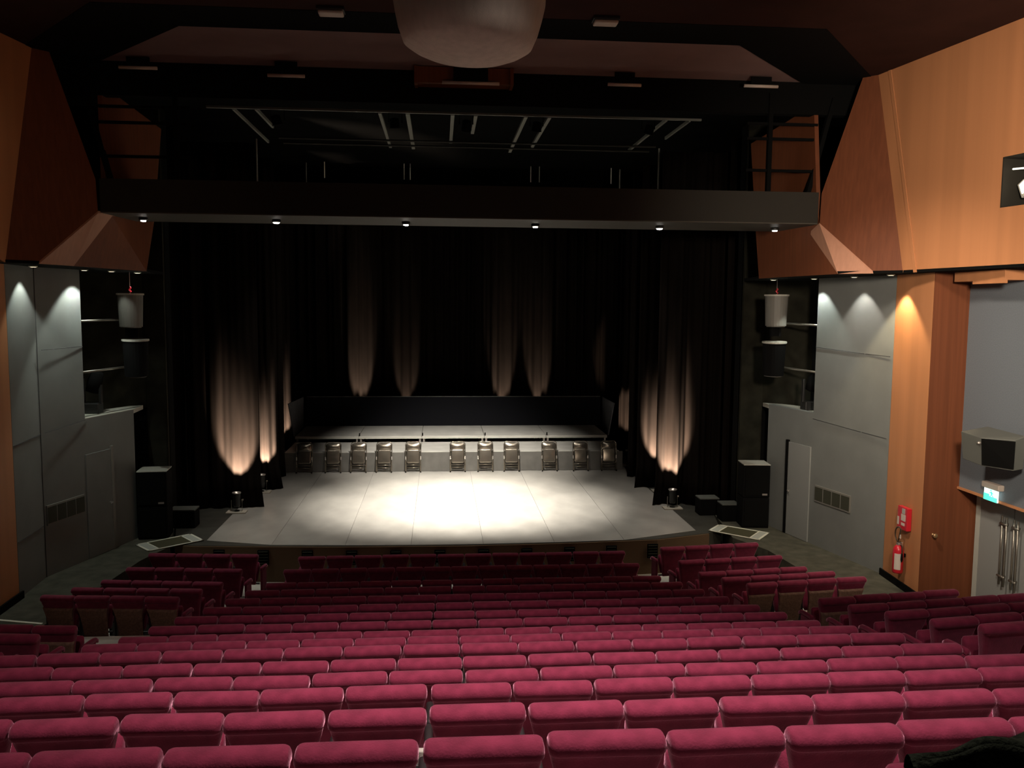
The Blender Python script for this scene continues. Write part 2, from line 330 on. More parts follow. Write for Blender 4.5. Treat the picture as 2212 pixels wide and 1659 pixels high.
# pale ledges of the openings
b = MB(); b.prism([(-7.07,17.52,-2.42),(-6.65,19.02,-2.42),(-6.70,19.75,-2.42),(-6.95,19.6,-2.42),(-7.7,18.0,-2.42)], (0,0,.09)); struct(b.build('trim_6', 'speakertop'), 'pale ledge of the left side opening', 'ledge')
b = MB(); b.prism([(8.15,17.84,-2.40),(7.79,19.45,-2.40),(7.80,19.85,-2.40),(8.15,19.6,-2.40),(8.8,18.6,-2.40),(8.7,17.9,-2.40)], (0,0,.09)); struct(b.build('trim_7', 'speakertop'), 'pale ledge of the right side opening', 'ledge')

# proscenium side blocks, black masking of the stage house
b = MB(); b.box((-12,20.0,WF),(-6.22,20.4,4.3)); struct(b.build('wall_left', 'black'), 'black wall beside the stage mouth on the left', 'wall')
b = MB(); b.box((7.26,20.0,WF),(13,20.4,4.3)); struct(b.build('wall_right', 'black'), 'black wall beside the stage mouth on the right', 'wall')
b = MB(); b.box((-12,20.4,WF),(-11.9,33.5,6)); struct(b.build('wall_left', 'black'), 'black left wall of the stage house', 'wall')
b = MB(); b.box((12.9,20.4,WF),(13,33.5,6)); struct(b.build('wall_right', 'black'), 'black right wall of the stage house', 'wall')
b = MB(); b.box((-12,33.4,WF),(13,33.6,6)); struct(b.build('wall_back', 'black'), 'black back wall of the stage house', 'wall')
b = MB(); b.box((-12,16.6,5.2),(13,33.6,5.4)); struct(b.build('ceiling', 'black'), 'black ceiling over the stage house', 'ceiling')

# doors and grilles in the grey walls
def on_seg(a, c_, y): t = (y-a[1])/(c_[1]-a[1]); return a[0] + t*(c_[0]-a[0])
def wall_item(name, a, c_, y0, y1, z0, z1, out, th, m, parent=None, bevel=0.0):
    p = Vector((on_seg(a,c_,y0), y0, 0)); q = Vector((on_seg(a,c_,y1), y1, 0)); d = (q-p).normalized()
    n = Vector((-d.y, d.x, 0)); n = n if n.x*out > 0 else -n
    b = MB(); b.prism([(p.x+n.x*.001,p.y,z0),(q.x+n.x*.001,q.y,z0),(q.x+n.x*.001,q.y,z1),(p.x+n.x*.001,p.y,z1)], n*th)
    return b.build(name, m, parent, bevel=bevel)
LA, LB = (-7.41,16.33), (-6.65,18.97); RA, RB = (8.48,16.33), (7.79,19.45)
d = wall_item('door_3', LA, LB, 17.46, 18.22, WF+.01, -3.06, 1, .025, 'grey'); struct(d, 'grey flush door in the left wall next to the stage', 'door')
wall_item('door_frame', LA, LB, 18.18, 18.25, WF+.01, -3.0, 1, .04, 'speakerside', d)
h = MB(); hx = on_seg(LA,LB,18.1); h.tube([(hx+.02,18.1,-4.17),(hx+.09,18.09,-4.17),(hx+.10,17.98,-4.17)], .014, 8); h.build('door_handle', 'ash', d, smooth=True)
d = wall_item('door_4', RA, RB, 17.84, 18.60, WF+.01, -3.06, -1, .03, 'greydoor'); struct(d, 'light grey flush door in the right wall next to the stage', 'door')
wall_item('door_frame', RA, RB, 18.60, 18.68, WF+.01, -3.02, -1, .05, 'black', d)
h = MB(); hx = on_seg(RA,RB,18.5); h.tube([(hx-.03,18.5,-4.17),(hx-.09,18.49,-4.17),(hx-.10,18.38,-4.17)], .014, 8); h.build('door_handle', 'ash', d, smooth=True)
def vent(a, c_, y0, y1, z0, z1, out, label):
    t = wall_item('wall_vent', a, c_, y0, y1, z0, z1, out, .03, 'speakerside'); tag(t, label, 'vent', 'ventilation grilles in the grey walls')
    n = 4
    for i in range(n):
        ya = y0 + (y1-y0)*(i+.06)/n; yb = y0 + (y1-y0)*(i+.94)/n
        wall_item('louvre_panel', a, c_, ya, yb, z0+.035, z1-.035, out, .036, 'grille', t)
    return t
vent(LA, LB, 16.39, 17.38, -4.22, -3.84, 1, 'long dark ventilation grille in the left grey wall')
vent(RA, RB, 16.53, 17.64, -4.22, -3.86, -1, 'long dark ventilation grille in the right grey wall')

# ------------------------------------------------------------------ bulkheads (upper orange volumes)
BZ = 0.62
a1 = Vector((8.22,14.6,BZ)); A = Vector((8.07,15.51,4.28)); dr = Vector((.158,-.987,0))
def PB(s, z): return Vector((a1.x + dr.x*s, a1.y + dr.y*s, z))
b = MB(); th = Vector((.10,.016,0))
NS0, NS1, NZ0, NZ1 = 2.10, 3.05, 1.54, 2.30
for poly in ([a1, PB(NS0,BZ), PB(NS0,4.3), A], [PB(NS0,BZ),PB(NS1,BZ),PB(NS1,NZ0),PB(NS0,NZ0)], [PB(NS0,NZ1),PB(NS1,NZ1),PB(NS1,4.3),PB(NS0,4.3)], [PB(NS1,BZ),PB(10.5,BZ),PB(10.5,4.3),PB(NS1,4.3)]):
    b.prism(poly, th)
struct(b.build('wall_right', 'wood'), 'bright orange upper wall at the right with a square lamp niche', 'wall')
# raised strip on the bright wall near its edge
b = MB(); b.prism([a1 + dr*.28 - th*.03 , a1 + dr*.36 - th*.03, A + dr*.36 - th*.03, A + dr*.28 - th*.03], -th*.12)
struct(b.build('trim_8', 'wood'), 'narrow vertical joint strip on the bright orange upper wall', 'trim')
# lamp niche
b = MB(); o = Vector((.42,.067,0)); p0, p1 = PB(NS0,0), PB(NS1,0)
for (q0, q1, zz0, zz1) in ((p0,p0,NZ0,NZ1),(p1,p1,NZ0,NZ1)):
    b.prism([(q0.x,q0.y,zz0),(q0.x,q0.y,zz1),(q0.x+o.x,q0.y+o.y,zz1),(q0.x+o.x,q0.y+o.y,zz0)], dr*.02)
for zz in (NZ0, NZ1-.02): b.prism([(p0.x,p0.y,zz),(p1.x,p1.y,zz),(p1.x+o.x,p1.y+o.y,zz),(p0.x+o.x,p0.y+o.y,zz)], (0,0,.02))
b.prism([(p0.x+o.x,p0.y+o.y,NZ0),(p1.x+o.x,p1.y+o.y,NZ0),(p1.x+o.x,p1.y+o.y,NZ1),(p0.x+o.x,p0.y+o.y,NZ1)], (.02,0,0))
struct(b.build('window_1', 'bridge'), 'dark square lamp niche in the bright orange upper wall', 'niche')
cpt = PB(2.52,1.90) + Vector((.22,.035,0))
fl = empty('floodlight', cpt - Vector((0,0,.14)), 'white floodlight inside the dark niche of the right upper wall', 'floodlight')
R = Matrix.Rotation(math.radians(-28), 3, 'X') @ Matrix.Identity(3)
b = MB(); b.box((-.11,-.24,0),(.11,.24,.24), R, (0,0,.12)); b.build('housing', 'speakertop', fl, bevel=.01)
b = MB(); b.box((-.125,-.19,.04),(-.112,.19,.20), R, (0,0,.12)); b.build('lens', 'lenslow', fl)
b = MB(); b.tube([(-.14,-.30,.30),(-.14,.34,.36)], .014, 8); b.build('crossbar', 'lenslow', fl)
lamp('POINT', cpt + Vector((-.24,-.06,.05)), (0,0,0), 2.0, WARM, .05)

def bulk(mx, ox, side, nm):
    # dark inward panel, pale slanted soffit band and rear plane; mx(x) mirrors
    f = lambda p: Vector((mx*p[0] + ox, p[1], p[2]))
    nrm = Vector((-mx*-0.0, 0, 0))
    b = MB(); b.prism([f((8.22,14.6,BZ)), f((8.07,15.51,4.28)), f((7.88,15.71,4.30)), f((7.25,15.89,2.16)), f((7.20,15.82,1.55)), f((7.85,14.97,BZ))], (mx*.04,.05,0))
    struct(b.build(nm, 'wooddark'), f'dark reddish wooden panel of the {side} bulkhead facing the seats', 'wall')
b0 = bulk(1, 0, 'right', 'wall_right'); b0 = bulk(-1, 1.17, 'left', 'wall_left')
def band(d, pb, q, p2a, side, nm, tr, trn):
    b = MB(); b.prism([d, pb, p2a, q], (0, .03, .05)); struct(b.build(trn, 'pinkwood'), f'pale slanted underside band of the {side} bulkhead', 'trim')
band(Vector((7.20,15.80,1.55)), Vector((7.85,14.94,BZ)), Vector((7.22,16.52,1.32)), Vector((7.36,15.31,BZ)), 'right', 'wall_right', None, 'trim_9')
band(Vector((-6.03,15.80,1.55)), Vector((-6.68,14.94,BZ)), Vector((-5.98,16.9,1.62)), Vector((-6.43,15.7,BZ)), 'left', 'wall_left', None, 'trim_10')
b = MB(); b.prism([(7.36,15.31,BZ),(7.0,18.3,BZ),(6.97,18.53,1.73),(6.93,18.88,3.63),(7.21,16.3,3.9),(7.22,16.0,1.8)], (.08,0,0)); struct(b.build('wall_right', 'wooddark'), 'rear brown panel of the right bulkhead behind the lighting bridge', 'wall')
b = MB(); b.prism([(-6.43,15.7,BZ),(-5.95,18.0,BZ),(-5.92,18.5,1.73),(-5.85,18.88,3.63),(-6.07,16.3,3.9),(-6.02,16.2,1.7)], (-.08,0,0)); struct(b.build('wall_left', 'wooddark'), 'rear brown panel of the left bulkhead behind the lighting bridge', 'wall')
# left upper orange wall
b = MB(); b.prism([(-7.05,14.6,BZ),(-8.7,4.3,BZ),(-8.7,4.3,4.3),(-6.90,15.51,4.28)], (-.1,.016,0)); struct(b.build('wall_left', 'wood'), 'orange upper wall at the far left', 'wall')
# soffits of both bulkheads
b = MB(); b.prism([(8.22,14.6,BZ),(7.85,14.97,BZ),(7.36,15.31,BZ),(7.0,18.3,BZ),(7.25,19.95,BZ),(10.2,19.95,BZ),(10.2,4.3,BZ),(9.85,4.3,BZ)], (0,0,.05)); struct(b.build('ceiling', 'black'), 'black underside of the right bulkhead', 'ceiling')
b = MB(); b.prism([(-7.05,14.6,BZ),(-6.68,14.97,BZ),(-6.43,15.7,BZ),(-5.95,18.0,BZ),(-6.22,19.95,BZ),(-9.0,19.95,BZ),(-9.0,4.3,BZ),(-8.7,4.3,BZ)], (0,0,.05)); struct(b.build('ceiling', 'black'), 'black underside of the left bulkhead', 'ceiling')
# wooden lowered frame under the right bulkhead soffit above the door
b = MB(); b.box((8.75,12.6,.45),(9.19,13.9,.61)); b.box((8.75,12.6,.40),(8.80,13.4,.45)); struct(b.build('trim_11', 'wood'), 'short orange wooden box under the soffit above the double door', 'trim')

# ------------------------------------------------------------------ ceilings
b = MB(); b.prism([(-9.5,0.5,4.28),(11,0.5,4.28),(11,13.35,4.28),(-9.5,13.15,4.28)], (0,0,.1)); b.prism([(-9.5,13.15,4.281),(-4.9,13.2,4.281),(-7.6,16.3,4.281),(-9.5,16.3,4.281)], (0,0,.1)); b.prism([(11,13.3,4.281),(5.9,13.2,4.281),(8.4,16.3,4.281),(11,16.3,4.281)], (0,0,.1))
struct(b.build('ceiling', 'ceil'), 'dark brown hall ceiling', 'ceiling')
b = MB(); b.prism([(-4.06,14.05,4.30),(4.92,14.05,4.30),(6.95,16.25,4.30),(-6.10,16.25,4.30)], (0,0,.06)); struct(b.build('ceiling', 'purple'), 'mauve grey ceiling panel in front of the stage', 'ceiling')
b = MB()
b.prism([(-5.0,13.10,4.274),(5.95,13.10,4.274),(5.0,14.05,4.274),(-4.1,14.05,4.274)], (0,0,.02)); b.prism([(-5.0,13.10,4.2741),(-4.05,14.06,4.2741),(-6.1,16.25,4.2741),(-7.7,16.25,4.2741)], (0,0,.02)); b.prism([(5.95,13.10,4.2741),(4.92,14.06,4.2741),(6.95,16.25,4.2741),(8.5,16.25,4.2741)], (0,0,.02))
struct(b.build('shadow_band', 'black'), 'painted shadow band around the mauve ceiling panel', 'trim')  # flat black strips drawn in for the shadow at the panel edge
b = MB(); b.box((-7.2,16.25,3.70),(8.5,16.45,4.38)); struct(b.build('trim_13', 'black'), 'black crosswise header beam over the stage opening', 'header')
b = MB(); b.box((-.40,15.9,4.0),(1.28,16.24,4.285)); b.box((-.46,15.85,3.98),(-.40,16.24,4.285)); b.box((1.28,15.85,3.98),(1.34,16.24,4.285)); struct(b.build('trim_14', 'wooddark'), 'brown wooden box on the ceiling behind the fabric drum', 'trim')
# batten lamps under the mauve panel
for (x0, x1, z, lab) in ((-3.05,-2.40,4.03,'second from the left'), (.04,1.08,4.00,'in the middle under the brown box'), (3.08,3.70,4.05,'second from the right'), (5.65,6.30,4.10,'at the right end'), (-5.6,-4.95,4.09,'at the left end')):
    t = empty('batten_lamp', ((x0+x1)/2, 15.85, z), f'pale unlit tube batten below the mauve ceiling panel, {lab}', 'batten lamp', 'tube battens under the ceiling panel')
    L = (x1-x0)/2
    b = MB(); b.tube([(-L,0,0),(L,0,0)], .030, 10); b.build('tube', 'lampwhite', t, smooth=True)
    b = MB(); b.box((-L*.6,-.02,.03),(L*.6,.02,4.27-z)); b.build('bracket', 'black', t)
for (x, y, lab) in ((-1.58,13.0,'left of the fabric drum'), (2.47,12.98,'right of the fabric drum')):
    t = empty('ceiling_lamp', (x, y, 4.28), f'small oblong unlit ceiling lamp {lab}', 'ceiling lamp', 'oblong lamps on the ceiling')
    b = MB(); b.box((-.2,-.12,-.05),(.2,.12,0)); b.build('housing', 'blacksat', t, bevel=.01)
    b = MB(); b.box((-.18,-.10,-.10),(.18,.10,-.05)); b.build('diffuser', 'lampwhite', t, bevel=.02)
# fabric drum
t = empty('pendant_drum', (.30,7.0,4.28), 'large pale fabric drum hanging from the ceiling at the top centre', 'pendant')
prof = [(.62,0),(.605,-1.9),(.585,-2.0),(.555,-2.12),(.515,-2.22),(.45,-2.262),(.36,-2.30),(.22,-2.33),(.10,-2.345),(.02,-2.35)]
b = MB(); b.lathe(prof, 48, mtx=Matrix.Rotation(math.radians(2.0), 3, 'Y')); b.build('fabric_cover', 'drum', t, smooth=True)
b = MB(); b.lathe([(.66,0),(.66,-.04),(.60,-.05)], 48); b.build('mounting_ring', 'black', t)

# ------------------------------------------------------------------ lighting bridge
t = empty('lighting_bridge', (.58,15.9,1.58), 'black steel lighting bridge crossing the hall in front of the stage', 'lighting bridge')
b = MB(); b.box((-6.60,0,.02),(6.62,.08,.60)); b.build('front_fascia', 'bridge', t)
b = MB(); b.box((-6.60,0,0),(6.62,1.65,.02)); b.build('soffit', 'bridgelip', t)
b = MB(); b.box((-6.5,1.57,.02),(6.5,1.65,.35)); b.build('rear_fascia', 'black', t)
for x in (-6.45,-5.35): 
    b = MB(); b.box((x-.04,.3,.3),(x+.04,.4,2.5), Matrix.Rotation(math.radians(-14 if x < -6 else 0),3,'Y'), (x,.3,.3)); b.build('post', 'black', t)
for x in (6.47,5.75):
    b = MB(); b.box((x-.04,.3,.3),(x+.04,.4,2.5), Matrix.Rotation(math.radians(14 if x > 6 else 0),3,'Y'), (x,.3,.3)); b.build('post', 'black', t)
for x0, x1 in ((-6.7,-5.1),(5.3,6.7)):
    for z in (1.02,1.62,1.90): b = MB(); b.box((x0,.33,z),(x1,.38,z+.05)); b.build('guard_rail', 'black', t)
BX = [-5.55,-3.10,-.65,1.86,4.33,6.68]
nams = ['leftmost','second from the left','third from the left','third from the right','second from the right','rightmost']
for i, x in enumerate(BX):
    q = empty('bridge_downlight', (x,16.7,1.58), f'small lit lamp under the lighting bridge, {nams[i]}', 'downlight', 'lamps under the lighting bridge')
    big = i in (1, 4)
    b = MB(); b.lathe([(.075,0),(.085,-.03),(.07,-.055)], 16); b.build('housing', 'blacksat', q, smooth=True)
    b = MB(); b.lathe([(.065 if big else .05,-.056),(.045,-.075),(.01,-.08)], 16); b.build('lens', 'lens', q)

# fly grid behind the header
t = empty('lighting_grid', (.5,19.6,4.25), 'dim steel lighting grid of rails above the stage behind the header', 'lighting grid')
b = MB(); b.box((-5.6,-.03,0),(5.5,.03,.045)); b.build('front_rail', 'grid', t)
for i, (x, L, wd) in enumerate([(-1.84,4.3,.07),(-1.22,4.4,.09),(-.21,3.4,.08),(.31,2.1,.08),(1.45,4.6,.08),(1.99,3.8,.08),(4.7,4.0,.05),(5.25,2.2,.04),(-5.05,4.0,.04),(-4.55,2.0,.05)]):
    b = MB(); b.box((x-wd/2,.06,-.01),(x+wd/2,L,.06)); b.build('slat', 'grid', t)
for y in (3.0, 3.7, 7.5):
    b = MB(); b.tube([(-4.6,y,-.05 if y < 7 else -.75),(5.2,y,-.05 if y < 7 else -.75)], .028, 6); b.build('pipe', 'bridge', t)
b = MB()
for x in (-4.6,5.2): b.tube([(x,7.5,-.75),(x,7.5,.06)], .02, 6)
b.build('hanger', 'grid', t)
for x in (-5.2, 5.35):
    b = MB(); b.tube([(x,3.2,-.05),(x,3.2,-2.1)], .025, 6); b.build('drop_pipe', 'grid', t)

for x in (-3.90,-1.56,-1.38,2.24,2.50,4.70):
    b = MB(); b.tube([(x,6.4,-.55),(x,6.4,-.08)], .013, 6); b.build('hanging_rod', 'white', t)
# ------------------------------------------------------------------ stage spotlights hung from the grid (they light the stage)
def stage_spot(loc, tgt, e, ang, lab, col=(1.0,.95,.86), size=.12, blend=.9):
    q = empty('stage_spotlight', loc, lab, 'spotlight', 'spotlights hung over the stage front')
    dirv = (Vector(tgt) - Vector(loc)).normalized(); Rm = dirv.to_track_quat('-Z','Y').to_matrix()
    b = MB(); b.lathe([(.03,.22),(.10,.20),(.11,.02),(.12,0)], 16, mtx=Rm); b.build('housing', 'black', q, smooth=True)
    b = MB(); b.tube([(-.15,0,.12),(-.15,0,.34),(.15,0,.34),(.15,0,.12)], .012, 6); b.build('yoke', 'black', q)
    l = lamp('SPOT', Vector(loc) + dirv*.06, tgt, e, col, size, ang, blend)
    return q
stage_spot((-1.0,19.75,3.95), (-.2,21.9,WF), 10500, 48, 'black spotlight over the stage front, left of centre', blend=1.0)
stage_spot((2.2,19.75,3.95), (1.4,21.9,WF), 10500, 48, 'black spotlight over the stage front, right of centre', blend=1.0)
stage_spot((.6,19.75,3.95), (.6,26.8,WF), 9500, 46, 'black spotlight over the stage front, in the middle', blend=1.0)
stage_spot((-3.6,19.75,3.95), (-1.7,21.3,WF), 1300, 70, 'black spotlight over the stage front, far left', blend=1.0)
stage_spot((4.8,19.75,3.95), (2.9,21.3,WF), 1300, 70, 'black spotlight over the stage front, far right', blend=1.0)
# downlights under the bulkhead soffits that graze the grey walls
def soffit_light(x, y, e, lab, col=(0.93,1.0,.90), ang=86, tx=0.0, ty=0.0):
    q = empty('soffit_downlight', (x,y,BZ), f'small white downlight in the bulkhead soffit, {lab}', 'downlight', 'downlights under the bulkheads')
    b = MB(); b.lathe([(.065,0),(.075,-.015),(.055,-.025)], 16); b.build('rim', 'white', q, smooth=True)
    b = MB(); b.lathe([(.05,-.026),(.01,-.027)], 16); b.build('lens', 'lenswarm', q)
    lamp('SPOT', (x,y,BZ-.05), (x+tx,y+ty,BZ-3), e, col, .03, ang, .35)
soffit_light(-7.14,15.75,76,'first on the left side'); soffit_light(-6.86,17.22,144,'second on the left side', tx=-.1)
soffit_light(-6.55,17.75,20,'third on the left side'); soffit_light(-6.30,18.5,26,'fourth on the left side, above the speakers')
soffit_light(7.95,17.62,120,'second on the right side'); soffit_light(8.20,16.35,90,'third on the right side', col=(1,.93,.82)); soffit_light(8.30,15.15,230,'fourth on the right side, beside the orange pillar', col=(1,.80,.50)); soffit_light(7.45,18.6,26,'first on the right side, above the speakers')

# ------------------------------------------------------------------ speakers
def hung_speaker(loc, rz, h, tilt, lab, upper):
    q = empty('line_speaker', loc, lab, 'loudspeaker', 'loudspeakers hung beside the stage'); q.rotation_euler = (math.radians(tilt), 0, rz)
    n = 24; rings = []
    for zz in (0, h):
        wd = .25 if zz else .225
        rings.append([Vector((wd*math.cos(2*PI*k/n), (.24 if math.sin(2*PI*k/n) < 0 else .20)*math.sin(2*PI*k/n), zz)) for k in range(n)])
    b = MB(); b.loft(rings); b.build('cabinet', 'speakerside' if upper else 'speaker', q)
    b = MB(); b.prism([(.27*math.cos(2*PI*k/n), .25*math.sin(2*PI*k/n), h) for k in range(n)], (0,0,.035)); b.build('top_plate', 'speakertop', q)
    b = MB(); b.prism([(.20*math.cos(2*PI*k/n), .20*math.sin(2*PI*k/n), -.02) for k in range(n)], (0,0,.02)); b.build('bottom_plate', 'speakerside', q)
    if upper:
        b = MB(); b.tube([(0,0,h+.03),(.02,0,h+.07),(-.015,.01,h+.11),(.015,0,h+.15),(0,0,h+.17)], .018, 8); b.build('hook', 'red', q, smooth=True)
        b = MB(); b.tube([(0,0,h+.16),(0,0,BZ-loc[2])], .006, 6); b.build('cable', 'ash', q)
        b = MB(); b.box((-.10,-.08,-.23),(-.06,-.05,-.02)); b.box((.06,-.08,-.23),(.10,-.05,-.02)); b.box((-.12,.0,-.23),(.12,.02,-.02)); b.build('link_bracket', 'speaker', q)
    else:
        b = MB(); b.box((-.1,-.21,.10),(.04,-.195,.13)); b.build('badge', 'steel', q)
    return q
hung_speaker((-6.43,18.4,-.52), .3, .66, 0, 'grey cylindrical loudspeaker hanging left of the stage by a red hook, upper of the pair', True)
hung_speaker((-6.36,18.42,-1.55), .3, .74, 3, 'black loudspeaker hanging below the grey one left of the stage', False)
hung_speaker((7.46,18.4,-.42), -.3, .66, 0, 'grey cylindrical loudspeaker hanging right of the stage by a red hook, upper of the pair', True)
hung_speaker((7.45,18.42,-1.52), -.3, .72, 3, 'black loudspeaker hanging below the grey one right of the stage', False)
def stack(x, y, rz, w_, side):
    for k, (z0, z1) in enumerate(((WF, -4.48), (-4.47, -3.68))):
        q = empty('stage_subwoofer' if k == 0 else 'stage_loudspeaker', (x, y, z0), ('black bass speaker on the floor' if k == 0 else 'black speaker with pale top stacked on the bass speaker') + f' {side} of the stage', 'loudspeaker', 'floor speaker stacks beside the stage', rz)
        h_ = z1 - z0
        b = MB(); b.box((-w_/2, -.02, 0), (w_/2, .55, h_-.02 if k else h_)); cab_ = b.build('cabinet', 'speaker', q, bevel=.015)
        b = MB(); b.box((-w_/2+.04, -.035, .05), (w_/2-.04, -.02, h_-.06)); gr_ = b.build('grille', 'black', q)
        if k:
            b = MB(); b.box((-w_/2, -.02, h_-.02), (w_/2, .55, h_)); b.build('top_panel', 'speakertop', q)
            b = MB(); b.box((w_/2-.18, -.045, .06), (w_/2-.06, -.035, .10)); b.build('badge', 'ash', gr_)
stack(-6.28,18.9,.10,.62,'left'); stack(7.42,19.1,-.10,.62,'right')
for (x, y, z, sx, lab) in ((-5.95,20.0,WF,.62,'low black case on the floor left of the stage speakers, right beside the black drape'), (6.72,20.55,WF,.50,'low black case with bluish lid near the right curtains'), (7.05,19.9,WF,.45,'low black case close to the right speaker stack')):
    q = empty('flight_case', (x,y,z), lab, 'equipment case', 'low equipment cases at the stage sides')
    b = MB(); b.box((-sx/2,-.2,0),(sx/2,.2,.40)); b.build('body', 'speaker', q, bevel=.01)
    b = MB(); b.box((-sx/2,-.2,.40),(sx/2,.2,.43)); b.build('lid', 'greyspk', q, bevel=.005)
# grey wall speaker at the right
q = empty('wall_speaker', (8.92,12.80,-2.48), 'boxy dark grey loudspeaker on the blue grey wall above the exit sign', 'loudspeaker')
b = MB(); b.loft([[Vector(p) for p in ((-.28,.42,0),(-.30,-.10,-.02),(-.05,-.50,-.03),(.12,-.50,0),(.12,.42,0))], [Vector(p) for p in ((-.34,.42,.46),(-.36,-.14,.44),(-.06,-.52,.46),(.12,-.52,.52),(.12,.42,.54))]]); b.build('cabinet', 'greyspk', q, bevel=.01)
b = MB(); b.prism([(-.30,-.115,.0),(-.05,-.515,.0),(-.06,-.535,.44),(-.36,-.155,.43)], (-.012,-.008,0)); b.build('grille', 'black', q)
b = MB(); b.lathe([(.02,-.02),(.035,0),(.02,.02)], 12, c=(-.36,-.10,.35)); b.build('bolt', 'ash', q)
b = MB(); b.box((.10,-.1,.15),(.27,.05,.30)); b.build('wall_bracket', 'black', q)
# exit sign
q = empty('exit_sign', (9.14,13.15,-3.14), 'lit green and white exit sign with running figure above the double door', 'exit sign')
b = MB(); b.box((-.05,-.22,.16),(.06,.22,.26)); b.build('housing', 'lampwhite', q, bevel=.015)
b = MB(); b.box((-.025,-.17,-.04),(.0,.17,.17)); b.build('panel', 'exitwhite', q)
b = MB(); b.box((-.032,-.17,-.04),(-.025,.17,.035)); b.box((-.032,.03,.035),(-.025,.17,.07))
b.build('arrow_field', 'exitgreen', q)
g = MB(); xx = -.034
def bar(y0,z0,y1,z1,w_=.012):
    dv = Vector((0,y1-y0,z1-z0)); n = Vector((0,-dv.z,dv.y)).normalized()*w_/2
    g.prism([Vector((xx,y0,z0))+n, Vector((xx,y1,z1))+n, Vector((xx,y1,z1))-n, Vector((xx,y0,z0))-n], (.006,0,0))
bar(-.02,.12,-.035,.07,.028); bar(-.03,.11,-.075,.085); bar(-.02,.11,.02,.09); bar(-.035,.07,-.08,.035); bar(-.035,.07,.0,.04); bar(.0,.04,.02,.01); bar(-.10,-.005,-.04,-.005,.014); bar(-.115,-.005,-.095,.015); bar(-.115,-.005,-.095,-.025)
g.box((xx,-.025,.128),(xx+.006,.0,.15)); g.build('running_figure', 'exitgreen', q)
lamp('POINT', (9.0,13.15,-3.12), (0,0,0), .5, (.7,1.0,.9), .05)
# fire call box, extinguisher and small wall knob
q = empty('fire_alarm_box', (8.545,14.66,-4.06), 'red fire alarm cabinet with cream labels on the orange pillar', 'alarm box')
b = MB(); b.box((-.07,-.16,0),(0.02,.16,.42)); b.build('box', 'red', q, bevel=.008)
b = MB(); b.box((-.076,-.11,.17),(-.069,.03,.29)); b.box((-.076,-.09,.08),(-.069,.02,.13)); b.build('front_label', 'label', q)
b = MB(); b.box((-.074,.10,.07),(-.069,.159,.22)); b.build('side_label', 'label', q)
b = MB(); b.box((-.075,-.09,.30),(-.069,.01,.40)); b.build('window', 'pad', q)
q = empty('fire_extinguisher', (8.44,14.67,-4.88), 'red fire extinguisher with cream label and looped hose hanging on the orange pillar', 'fire extinguisher')
b = MB(); b.lathe([(.02,0),(.085,.005),(.095,.03),(.095,.43),(.08,.48),(.05,.515),(.03,.53)], 24); b.build('cylinder', 'red', q, smooth=True)
b = MB()
n = 10
b.loft([[Vector((.098*math.cos(a), .098*math.sin(a), z)) for a in [math.radians(200+ k*70/n) for k in range(n+1)]] + [Vector((.094*math.cos(a), .094*math.sin(a), z)) for a in [math.radians(270 - k*70/n) for k in range(n+1)]] for z in (.08,.38)])
b.build('label_sheet', 'label', q)
b = MB(); b.box((-.03,-.03,.52),(.03,.03,.57)); b.tube([(0,-.02,.57),(0,-.12,.60)], .012, 6); b.tube([(0,-.02,.55),(0,-.12,.56)], .010, 6); b.build('valve', 'ash', q)
b = MB(); b.tube([(0,.03,.55)] + [(0, .01 + .125*math.cos(math.radians(a)), .72 + .14*math.sin(math.radians(a))) for a in range(120, -130, -20)] + [(0,-.12,.52),(0,-.13,.42),(0,-.125,.34)], .013, 8); hs_ = b.build('hose', 'rubber', q, smooth=True)
b = MB(); b.lathe([(.012,.24),(.022,.28),(.016,.40)], 10, c=(0,-.125,0)); b.build('nozzle', 'black', hs_, smooth=True)
b = MB(); b.box((.04,-.03,.30),(.13,.03,.36)); b.build('wall_bracket', 'black', q)
b = MB(); b.box((-.005,-.06,.66),(.002,.0,.73)); b.tube([(0,-.03,.73),(0,-.03,.80)], .003, 4); b.build('tag', 'label', q)
q = empty('wall_knob', (8.76,14.14,-4.02), 'small brass wall knob on the shaded pillar side', 'knob')
b = MB(); b.lathe([(.03,0),(.03,.015),(.015,.02),(.015,.05),(.04,.06),(.045,.09),(.03,.105)], 16, mtx=Matrix.Rotation(math.radians(90),3,'X')); b.build('knob', 'brass', q, smooth=True)
# rails and moving lights in the side openings
for (x0, y0, x1, y1, side) in ((-7.10,17.53,-6.62,19.2,'left'), (8.18,17.85,7.82,19.6,'right')):
    for (z, lab) in ((-.39,'upper'), (-1.41,'lower')):
        b = MB(); b.tube([(x0,y0,z),(x1,y1,z+.02)], .024, 8); o = b.build('guard_bar', 'steel', at=(x0,y0,z), smooth=True)
        tag(o, f'{lab} steel bar across the {side} side opening', 'bar', 'bars across the side openings')
for (x, y, side) in ((-7.25,18.35,'left'), (8.35,18.45,'right')):
    q = empty('moving_head_light', (x,y,-2.33), f'dark stage light standing on the ledge in the {side} side opening', 'stage light', 'stage lights in the side openings')
    b = MB(); b.box((-.17,-.15,0),(.17,.15,.22)); b.build('base', 'blacksat', q, bevel=.02)
    b = MB(); b.box((-.20,-.05,.2),(-.15,.05,.72)); b.box((.15,-.05,.2),(.20,.05,.72)); b.build('yoke', 'blacksat', q, bevel=.01)
    b = MB(); b.lathe([(.03,-.02),(.13,0),(.15,.22),(.12,.42),(.10,.44)], 16, c=(0,0,.45), mtx=Matrix.Rotation(math.radians(18),3,'Y')); b.build('head', 'speaker', q, smooth=True)

